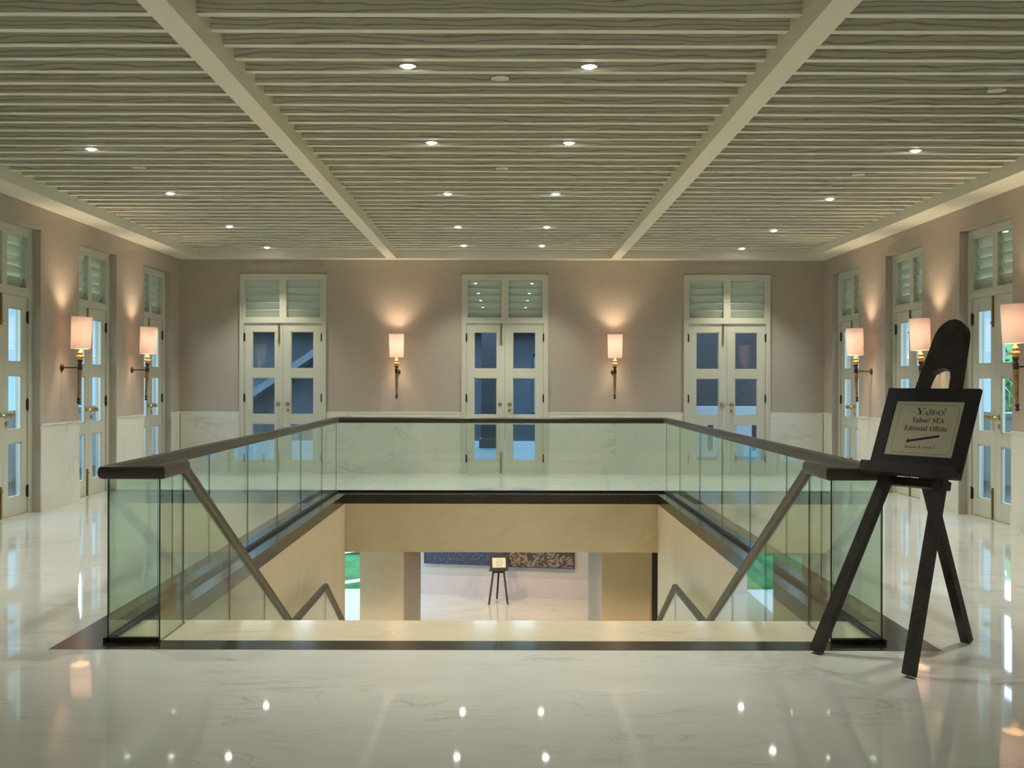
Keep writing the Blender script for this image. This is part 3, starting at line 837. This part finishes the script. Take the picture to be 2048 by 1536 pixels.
GLY = {'!':(181,[[(71,135),(54,480),(126,480),(109,135)],[(90,-9),(60,1),(51,15),(48,36),(51,57),(60,71),(90,81),(119,71),(129,57),(132,36),(129,15),(119,1)]]),',':(180,[[(28,-87),(47,-3),(61,78),(124,78),(129,71),(104,-8),(71,-87)]]),'2':(375,[[(24,0),(24,69),(123,171),(187,245),(218,307),(226,371),(223,405),(212,427),(196,441),(174,445),(145,438),(126,416),(116,380),(112,329),(77,333),(50,344),(32,365),(26,396),(30,419),(43,441),(63,459),(92,474),(129,483),(174,486),(240,479),(288,456),(318,421),(328,375),(319,329),(291,281),(238,220),(154,138),(87,74),(244,74),(263,77),(279,86),(292,101),(300,120),(305,141),(345,141),(341,0)]]),'A':(437,[[(-9,0),(-9,18),(9,21),(24,30),(49,75),(206,466),(224,465),(384,87),(411,34),(425,22),(443,18),(443,0),(229,0),(229,18),(270,25),(283,46),(273,81),(253,132),(103,132),(79,71),(76,59),(75,48),(87,26),(124,18),(128,18),(128,0)],[(113,161),(242,161),(177,319)]]),'E':(442,[[(14,0),(14,17),(44,20),(62,30),(72,48),(75,78),(75,369),(72,405),(62,425),(44,435),(16,439),(16,455),(399,455),(399,320),(383,320),(369,373),(340,406),(295,424),(232,430),(200,428),(186,417),(183,388),(183,246),(193,246),(232,252),(259,269),(277,300),(288,345),(304,345),(304,118),(287,118),(273,181),(259,201),(241,213),(185,222),(183,222),(183,67),(185,47),(192,35),(230,28),(276,30),(313,39),(345,53),(371,75),(393,105),(411,143),(430,143),(402,0)]]),'H':(523,[[(15,0),(15,17),(45,22),(62,32),(72,50),(75,81),(75,379),(71,406),(62,424),(44,434),(16,439),(16,455),(242,455),(242,439),(204,432),(187,415),(182,379),(182,251),(342,251),(342,379),(337,415),(320,432),(282,439),(282,455),(507,455),(507,439),(478,434),(461,424),(452,407),(449,379),(449,81),(452,52),(461,33),(478,22),(507,17),(507,0),(282,0),(282,17),(311,21),(329,31),(339,49),(342,81),(342,221),(182,221),(182,81),(185,50),(194,32),(212,22),(242,17),(242,0)]]),'I':(261,[[(13,0),(13,17),(42,23),(61,32),(72,49),(75,75),(75,387),(72,412),(63,427),(45,435),(13,439),(13,455),(244,455),(244,439),(214,435),(196,427),(186,412),(183,387),(183,77),(187,44),(206,26),(246,17),(246,0)]]),'L':(426,[[(15,0),(15,17),(45,22),(62,32),(72,50),(75,81),(75,379),(71,407),(62,425),(44,434),(16,439),(16,455),(250,455),(250,439),(208,434),(196,427),(188,416),(182,379),(182,83),(185,47),(200,31),(234,28),(278,31),(315,40),(345,56),(370,80),(391,112),(409,154),(427,154),(402,0)]]),'O':(525,[[(261,-11),(213,-6),(169,7),(129,29),(94,58),(66,93),(45,134),(32,179),(28,228),(32,276),(45,321),(66,362),(95,397),(130,426),(170,448),(216,462),(265,466),(313,462),(357,448),(397,427),(431,399),(459,364),(481,323),(494,277),(498,228),(494,179),(481,134),(459,93),(430,58),(395,29),(355,7),(310,-6)],[(265,12),(328,36),(367,108),(379,228),(376,293),(365,346),(348,389),(310,430),(260,443),(196,419),(158,347),(145,228),(149,163),(159,109),(177,67),(215,26)]]),'S':(390,[[(43,-11),(43,158),(62,158),(83,94),(111,50),(149,24),(197,15),(231,20),(257,36),(273,60),(279,89),(265,129),(225,160),(163,191),(112,221),(77,253),(56,289),(50,332),(54,370),(67,403),(88,429),(115,449),(148,462),(185,466),(229,461),(282,448),(291,446),(300,445),(313,450),(320,466),(339,466),(339,319),(322,319),(310,354),(293,385),(272,410),(248,429),(222,441),(194,445),(163,440),(140,426),(125,406),(120,380),(124,356),(137,336),(189,303),(253,273),(317,233),(337,211),(350,188),(359,133),(354,93),(339,58),(314,29),(281,8),(240,-6),(192,-10),(158,-8),(126,1),(98,9),(85,12),(69,7),(61,-11)]]),'Y':(426,[[(101,0),(101,17),(131,22),(148,32),(157,50),(161,81),(161,179),(46,387),(29,414),(14,429),(1,435),(-13,438),(-13,455),(207,455),(207,438),(195,438),(167,432),(156,416),(164,392),(248,226),(333,366),(349,408),(336,430),(298,438),(295,438),(295,455),(439,455),(439,438),(409,424),(383,392),(268,203),(268,81),(271,50),(280,32),(298,22),(328,17),(328,0)]]),'a':(344,[[(255,-10),(216,1),(200,35),(151,2),(95,-9),(64,-4),(40,11),(25,34),(20,63),(31,104),(63,136),(98,155),(143,173),(199,190),(199,241),(196,266),(187,282),(171,292),(148,296),(115,290),(104,274),(113,257),(123,231),(120,215),(110,202),(95,194),(77,191),(59,194),(45,203),(36,218),(33,236),(37,259),(49,278),(69,295),(95,308),(126,316),(162,318),(223,312),(263,292),(285,259),(293,210),(293,62),(295,40),(304,34),(320,42),(329,28),(294,-1)],[(151,34),(174,41),(199,63),(199,169),(138,139),(118,84),(126,46)]]),'d':(370,[[(140,-10),(107,-5),(78,10),(53,35),(35,66),(23,104),(19,147),(24,196),(36,237),(55,272),(81,297),(112,313),(146,318),(189,309),(223,280),(223,401),(220,419),(212,430),(176,439),(176,455),(319,455),(319,75),(325,41),(335,32),(353,28),(353,11),(315,8),(271,1),(223,-10),(223,39),(188,2)],[(171,28),(187,31),(202,41),(215,56),(223,76),(223,242),(217,257),(206,270),(174,281),(147,273),(130,250),(121,210),(118,153),(120,98),(130,58),(146,36)]]),'e':(301,[[(154,-10),(117,-5),(85,10),(58,35),(37,69),(24,109),(19,157),(24,201),(38,240),(59,273),(87,298),(120,313),(157,318),(209,309),(249,280),(274,234),(283,173),(283,166),(117,166),(127,97),(154,56),(199,42),(237,53),(270,86),(285,73),(248,27),(205,-1)],[(116,192),(201,192),(201,215),(193,277),(181,292),(161,297),(127,274),(116,203)]]),'f':(214,[[(15,0),(15,16),(40,22),(50,35),(52,73),(52,277),(16,277),(16,310),(52,310),(52,353),(60,400),(85,436),(123,457),(174,465),(212,460),(240,446),(257,425),(263,400),(260,381),(252,367),(239,358),(224,355),(195,365),(187,376),(185,391),(193,420),(196,426),(197,433),(193,441),(180,443),(163,440),(153,430),(148,390),(148,310),(203,310),(203,277),(148,277),(148,65),(150,40),(158,26),(173,18),(199,16),(199,0)]]),'h':(381,[[(18,0),(18,16),(45,26),(52,56),(52,399),(46,429),(36,437),(19,440),(19,455),(148,455),(148,267),(190,305),(243,318),(292,306),(321,271),(330,212),(330,56),(337,26),(347,19),(363,16),(363,0),(202,0),(202,16),(207,16),(228,26),(235,56),(235,217),(229,258),(219,268),(203,271),(173,262),(148,235),(148,56),(154,26),(164,19),(180,16),(180,0)]]),'i':(198,[[(101,362),(81,366),(65,376),(54,393),(50,412),(54,432),(65,449),(81,460),(101,463),(120,460),(137,449),(147,432),(151,412),(147,393),(136,376),(120,366)],[(18,0),(18,16),(45,26),(52,56),(52,252),(47,285),(20,293),(21,310),(148,310),(148,56),(154,26),(180,16),(180,0)]]),'l':(199,[[(18,0),(18,16),(45,26),(52,56),(52,398),(47,429),(38,436),(20,439),(20,455),(148,455),(148,56),(154,26),(180,16),(180,0)]]),'n':(381,[[(18,0),(18,16),(45,26),(52,56),(52,253),(46,284),(36,291),(19,294),(19,310),(148,310),(148,267),(190,306),(243,318),(292,306),(321,271),(330,212),(330,56),(337,26),(347,19),(363,16),(363,0),(202,0),(202,16),(207,16),(228,26),(235,56),(235,217),(229,258),(219,268),(203,271),(173,262),(148,235),(148,56),(154,26),(164,19),(180,16),(180,0)]]),'o':(336,[[(169,-10),(127,-5),(90,11),(60,37),(38,70),(24,110),(19,154),(24,199),(38,239),(60,272),(90,297),(127,313),(168,318),(209,313),(245,298),(275,273),(298,240),(312,200),(317,154),(312,108),(298,69),(275,36),(245,11),(210,-5)],[(169,11),(193,18),(209,39),(217,81),(220,154),(217,227),(208,271),(192,292),(169,299),(144,292),(128,271),(120,227),(117,154),(120,82),(128,39),(144,18)]]),'r':(287,[[(18,0),(18,16),(45,26),(52,56),(52,252),(46,285),(20,293),(21,310),(146,310),(146,252),(165,280),(187,301),(210,314),(233,318),(258,315),(275,304),(286,287),(289,266),(287,248),(278,234),(265,225),(248,222),(222,231),(207,250),(189,260),(175,255),(162,241),(152,220),(149,192),(149,56),(152,37),(159,25),(197,16),(197,0)]]),'s':(288,[[(151,-10),(122,-6),(87,6),(73,9),(60,4),(51,-9),(36,-9),(36,105),(53,105),(66,68),(87,39),(112,21),(140,15),(162,18),(179,27),(189,40),(192,58),(183,84),(156,105),(107,130),(76,148),(54,169),(41,193),(37,220),(44,259),(65,291),(98,312),(141,319),(166,316),(199,308),(206,306),(213,305),(223,308),(230,319),(244,319),(244,222),(228,222),(215,254),(196,277),(174,291),(149,296),(130,294),(116,286),(108,274),(105,259),(115,232),(146,212),(191,189),(221,172),(241,151),(253,127),(257,95),(250,51),(228,18),(194,-3)]]),'t':(228,[[(124,-9),(89,-4),(66,10),(53,36),(48,71),(48,279),(20,279),(20,300),(88,369),(129,424),(144,424),(144,310),(208,310),(208,279),(144,279),(144,82),(149,51),(157,43),(168,40),(189,49),(206,75),(222,66),(198,24),(165,-1)]]),'v':(306,[[(142,-10),(38,248),(22,281),(12,290),(-3,293),(-3,310),(164,310),(164,294),(156,294),(136,290),(129,276),(130,268),(185,122),(236,253),(241,272),(232,289),(203,294),(203,310),(305,310),(305,295),(289,289),(278,279),(260,243),(160,-10)]])}
def text_mesh(parts, name, mat, off):
    # parts: (string, u, w, height scale, width scale)
    cu = bpy.data.curves.new(name, 'CURVE'); cu.dimensions = '2D'; cu.fill_mode = 'FRONT'
    for s, u, w, sc, ws in parts:
        x = u
        for ch in s:
            if ch == ' ': x += 0.26*sc*ws; continue
            adv, loops = GLY[ch]
            for lp in loops:
                sp = cu.splines.new('POLY'); sp.points.add(len(lp)-1); sp.use_cyclic_u = True
                for q, (a, c) in zip(sp.points, lp):
                    q.co = (x+a*0.001*sc*ws, w+c*0.001*sc, 0, 1)
            x += adv*0.001*sc*ws
    o = bpy.data.objects.new(name, cu); COL.objects.link(o)
    bpy.context.view_layer.update()
    me = bpy.data.meshes.new_from_object(o.evaluated_get(bpy.context.evaluated_depsgraph_get()))
    bpy.data.objects.remove(o); bpy.data.curves.remove(cu)
    for v in me.vertices: v.co = P(v.co.x, v.co.y, off)
    me.materials.clear(); me.materials.append(mat)
    me.name = name
    return me
def twidth(s): return sum(0.26 if c == ' ' else GLY[c][0]*0.001 for c in s)
def build_sign():
    e = empty('sign_board', EM, ERZ)
    m = MB(); o0, o1, oc = 0.026, 0.052, 0.036
    for (a0, a1, b0, b1) in ((BU0, OU0, BW0, BW1), (OU1, BU1, BW0, BW1), (OU0, OU1, BW0, OW0), (OU0, OU1, OW1, BW1)):
        m.prism([(a0, b0), (a1, b0), (a1, b1), (a0, b1)], o0, o1, P)
    m.prism([(OU0, OW0), (OU1, OW0), (OU1, OW1), (OU0, OW1)], o0, oc, P)
    m.build('frame', M['board'], e)
    m = MB(); m.prism([(OU0+0.001, OW0+0.001), (OU1-0.001, OW0+0.001), (OU1-0.001, OW1-0.001), (OU0+0.001, OW1-0.001)], 0.0365, 0.0470, P)
    sh = m.build('paper_sheet', M['sheet'], e)
    so = 0.0476
    # wordmark with a large first letter, then two lines and the small line
    lines = []
    def fit(s, u0, u1, w, hgt):
        sc = hgt/0.48
        lines.append((s, u0, w, sc, (u1-u0)/(twidth(s)*sc)))
    fit('Yahoo! SEA', -0.034, 0.178, 1.456, 0.034)
    fit('Editorial Offsite', -0.074, 0.214, 1.404, 0.034)
    put('lettering', text_mesh(lines, 'lettering', M['ink'], so), sh)
    lines.clear()
    fit('Sentosa II, Level 2', -0.042, 0.160, 1.295, 0.0185)
    put('lettering', text_mesh(lines, 'lettering', M['ink'], so), sh)
    lg = []
    u = -0.020
    for ch, hh, ww, dw in (('Y', 0.046, 0.056, 0.0), ('A', 0.026, 0.034, -0.002), ('H', 0.034, 0.034, 0.001), ('O', 0.026, 0.032, 0.0), ('O', 0.034, 0.038, 0.0), ('!', 0.044, 0.016, 0.0)):
        sc = hh/0.48
        lg.append((ch, u, 1.505+dw, sc, ww/(GLY[ch][0]*0.001*sc)))
        u += ww*0.93
    put('wordmark', text_mesh(lg, 'wordmark', M['logo_ink'], so), sh)
    # left pointing arrow, drawn rising to the right
    a = Vector((-0.042, 1.335)); c = Vector((0.171, 1.376)); d = (c-a).normalized(); nn = Vector((-d.y, d.x))
    pts = [a, a+d*0.018+nn*0.016, a+d*0.018+nn*0.0075, c+nn*0.0075, c-nn*0.0075, a+d*0.018-nn*0.0075, a+d*0.018-nn*0.016]
    m = MB(); m.prism([(p.x, p.y) for p in pts], 0.0472, so, P); m.build('arrow', M['arrow_ink'], sh)
    # hairline rounded border
    def rrect(u0, u1, w0, w1, r):
        q = []
        for (cx, cy, a0) in ((u1-r, w1-r, 0), (u0+r, w1-r, 90), (u0+r, w0+r, 180), (u1-r, w0+r, 270)):
            for k in range(6):
                t = math.radians(a0+18*k); q.append((cx+r*math.cos(t), cy+r*math.sin(t)))
        return q
    A = rrect(-0.133, 0.262, 1.263, 1.567, 0.04); B = rrect(-0.1312, 0.2602, 1.2648, 1.5652, 0.0385)
    m = MB()
    for i in range(len(A)):
        j = (i+1) % len(A); m.quad([P(*A[i], so), P(*A[j], so), P(*B[j], so), P(*B[i], so)])
    m.build('border_line', M['ink'], sh)
    return e
ea = build_easel(); tag(ea, 'dark wooden tripod easel with rounded head standing on the upper floor', 'easel', 'tripod easels with signs')
sg = build_sign(); tag(sg, 'black framed direction sign with arrow resting on the near easel', 'sign', 'framed direction signs')
ea2 = copy_tree(ea); sg2 = copy_tree(sg)
for o in (ea2, sg2):
    o.location = (-0.20, 31.05, ZL); o.rotation_euler = (0, 0, math.radians(5)); o.scale = (0.84,)*3
tag(ea2, 'small distant dark easel standing on the lower lobby floor', 'easel')
tag(sg2, 'small distant black framed sign on the lower lobby easel', 'sign')

# ---------------------------------------------------------------- lower lobby art and lamps
def art(x0, x1, z0, z1, mat, label):
    f = lambda x: 32.15-0.187*x-0.02
    e = empty('wall_painting', ((x0+x1)/2, f((x0+x1)/2), z0), math.atan2(-0.187, 1), label=label, cat='painting', group='wide abstract paintings in the lower lobby')
    hw = (x1-x0)/2*1.017
    m = MB(); m.box(-hw, hw, -0.045, -0.002, 0, z1-z0); m.build('canvas', mat, e)
    m = MB(); t = 0.025
    m.box(-hw-t, -hw-0.002, -0.055, -0.002, -t, z1-z0+t); m.box(hw+0.002, hw+t, -0.055, -0.002, -t, z1-z0+t)
    m.box(-hw-0.002, hw+0.002, -0.055, -0.002, -t, -0.002); m.box(-hw-0.002, hw+0.002, -0.055, -0.002, z1-z0+0.002, z1-z0+t)
    m.build('frame', M['darkwood'], e)
art(-2.38, -0.02, -3.76, -2.3, M['art_blue'], 'dark blue speckled abstract painting on the lower lobby wall, left one')
art(0.09, 1.96, -3.78, -2.3, M['art_tan'], 'tan and black scribbled abstract painting on the lower lobby wall, right one')
ll = bpy.data.lights.new('lobby_lamp', 'SPOT'); ll.energy = LOWER_W; ll.color = LOWER_COL; ll.spot_size = math.radians(130); ll.spot_blend = 0.6; ll.shadow_soft_size = 0.08
for p in ((-1.2, 17.6, ZCL-0.05), (1.2, 17.6, ZCL-0.05), (0, 26.5, ZCL-0.05), (-1.3, 30.4, ZCL-0.05), (1.5, 30.2, ZCL-0.05), (-4.6, 18.5, ZCL-0.05), (4.6, 18.5, ZCL-0.05)):
    l = bpy.data.objects.new('lobby_lamp', ll); COL.objects.link(l); l.location = p

# ---------------------------------------------------------------- outside
m = MB(); m.box(-70, 70, -40, 110, ZL-0.5, ZL-0.2); S('ground', m, M['grass'])
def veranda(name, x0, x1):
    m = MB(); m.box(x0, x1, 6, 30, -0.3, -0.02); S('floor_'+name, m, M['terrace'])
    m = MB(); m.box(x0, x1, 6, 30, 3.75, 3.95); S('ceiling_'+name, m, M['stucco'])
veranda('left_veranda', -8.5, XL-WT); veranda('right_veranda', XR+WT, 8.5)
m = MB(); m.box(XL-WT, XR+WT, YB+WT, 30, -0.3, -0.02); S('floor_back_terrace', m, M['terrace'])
m = MB(); m.box(XL-WT, XR+WT, YB+WT, 24.2, 3.75, 3.95); S('ceiling_terrace_light_block', m, M['stucco'])  # unseen roof, added to keep skylight off the back terrace
def column(x, y, label, w=0.36, mat='stucco', h=3.77, wx=None):
    wx = wx or w
    e = empty('veranda_column', (x, y, -0.02), label=label, cat='column', group='square columns outside the doors')
    m = MB(); m.box(-wx, wx, -w, w, 0.22, h-0.3); m.build('shaft', M[mat], e)
    m = MB(); m.box(-wx-0.05, wx+0.05, -w-0.05, w+0.05, 0, 0.22); m.build('plinth', M[mat], e)
    m = MB(); m.box(-wx-0.05, wx+0.05, -w-0.05, w+0.05, h-0.3, h-0.08); m.box(-wx-0.02, wx+0.02, -w-0.02, w+0.02, h-0.08, h); m.build('capital', M[mat], e)
sidew = {-8.0: 'left', 8.0: 'right'}
for x in (-8.0, 8.0):
    for i, y in enumerate((18.4, 21.9, 25.4, 28.9)):
        column(x, y+(0.38 if x > 0 else -0.05), 'white veranda column beyond the %s doors, %s along' % (sidew[x], ['first', 'second', 'third', 'last'][i]), 0.45, wx=0.16)
    m = MB(); m.box(x-0.1, x+0.1, 6, 30, -0.02, 1.06); m.box(x-0.16, x+0.16, 6, 30, 1.06, 1.12)
    S('wall_%s_parapet' % sidew[x], m, M['stucco'])
column(-0.93, 23.4, 'pale square column on the back terrace beyond the centre door', 0.10)
column(-0.40, 27.0, 'dark square column on the back terrace beyond the centre door', 0.20, 'darkwood')
m = MB(); m.box(2.6, 9.0, 26.2, 26.4, -0.02, 3.74); S('wall_timber_screen', m, M['darkwood'])
# white balustrade beyond the right-hand back door
e = empty('terrace_balustrade', (5.0, 23.9, -0.02), label='white balustrade with slots beyond the right back door', cat='balustrade')
m = MB(); m.box(-3.4, 2.75, -0.12, 0.12, 0.72, 1.09); m.build('coping', M['whitepaint'], e)
m = MB(); m.box(-3.4, 2.75, -0.08, 0.08, 0.0, 0.12); m.build('plinth', M['whitepaint'], e)
m = MB(); m.box(-0.17, 0.17, -0.06, 0.06, 0.12, 0.72); bme = m.mesh('baluster', M['whitepaint'])
for k in range(13): put('baluster', bme, e, (-3.2+0.48*k, 0, 0))
# neighbouring wing behind the terrace
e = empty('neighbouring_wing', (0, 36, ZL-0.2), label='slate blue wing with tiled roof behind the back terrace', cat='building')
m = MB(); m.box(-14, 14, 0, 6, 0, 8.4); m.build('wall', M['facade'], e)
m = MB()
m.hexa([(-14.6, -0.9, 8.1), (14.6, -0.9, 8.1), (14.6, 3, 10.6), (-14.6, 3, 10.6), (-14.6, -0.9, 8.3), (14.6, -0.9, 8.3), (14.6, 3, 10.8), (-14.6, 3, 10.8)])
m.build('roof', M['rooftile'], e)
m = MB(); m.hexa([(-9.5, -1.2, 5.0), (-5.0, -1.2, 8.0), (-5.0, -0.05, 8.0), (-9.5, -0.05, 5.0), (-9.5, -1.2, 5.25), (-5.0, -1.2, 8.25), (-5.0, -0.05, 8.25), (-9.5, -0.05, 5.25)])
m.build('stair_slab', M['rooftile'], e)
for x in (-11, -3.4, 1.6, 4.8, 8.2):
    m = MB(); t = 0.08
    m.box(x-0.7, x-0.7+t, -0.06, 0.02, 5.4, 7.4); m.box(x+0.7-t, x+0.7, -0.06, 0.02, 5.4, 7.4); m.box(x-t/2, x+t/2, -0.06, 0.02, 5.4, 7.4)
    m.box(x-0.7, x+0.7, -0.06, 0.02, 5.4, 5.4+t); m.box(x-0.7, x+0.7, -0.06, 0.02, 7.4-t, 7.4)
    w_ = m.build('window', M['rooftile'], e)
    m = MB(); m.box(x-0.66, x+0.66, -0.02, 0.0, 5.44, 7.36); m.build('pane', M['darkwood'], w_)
# trees beyond the right veranda
def tree(x, y, h, r, label, seed):
    rd = random.Random(seed)
    e = empty('garden_tree', (x, y, ZL-0.2), label=label, cat='tree', group='garden trees outside the hall')
    m = MB(); m.lathe([(0.16, 0), (0.12, h*0.5), (0.06, h*0.9)], 10); m.build('trunk', M['bark'], e, 40)
    m = MB()
    for k in range(2600):
        while True:
            v = Vector((rd.uniform(-1, 1), rd.uniform(-1, 1), rd.uniform(-1, 1)))
            if 0.5 < v.length < 1: break
        c = Vector((v.x*r, v.y*r, h*0.72+v.z*r*1.1))
        d = Vector((rd.gauss(0, 1), rd.gauss(0, 1), rd.gauss(0, 1))).normalized(); s = d.orthogonal().normalized()
        L = rd.uniform(0.10, 0.2)
        m.quad([c-d*L, c+s*L*0.45, c+d*L, c-s*L*0.45])
    f = m.build('foliage', M['leaf'], e); f['kind'] = 'stuff'
tree(10.4, 22.8, 8.0, 1.5, 'leafy green tree beyond the nearest right door', 1)
tree(14.2, 29.0, 8.0, 2.0, 'leafy green tree farther back beyond the right veranda', 2)
# lower garden seen through the lobby window
m = MB(); m.box(-12, -3.3, 28.06, 33.5, ZL-0.2, ZL-0.02); S('floor_garden_terrace', m, M['paving'])
m = MB(); m.hexa([(-16, 33.5, ZL-0.2), (-3.4, 33.5, ZL-0.2), (-3.4, 44, ZL-0.2), (-16, 44, ZL-0.2), (-16, 33.5, ZL+0.1), (-3.4, 33.5, ZL+0.1), (-3.4, 44, ZL+4.5), (-16, 44, ZL+4.5)])
S('ground_slope', m, M['grass'])
e = empty('garden_path_edge', (-5.0, 33.4, ZL), label='white slanting path edges on the green slope outside the lobby', cat='path')
for a, b_ in (((-0.5, 0, 0.10), (0.7, 0, 0.28)), ((-0.5, 1.7, 0.76), (0.7, 1.7, 1.0))):
    m = MB(); m.bar(a, b_, 0.08, 0.08); m.build('edging', M['paving'], e)
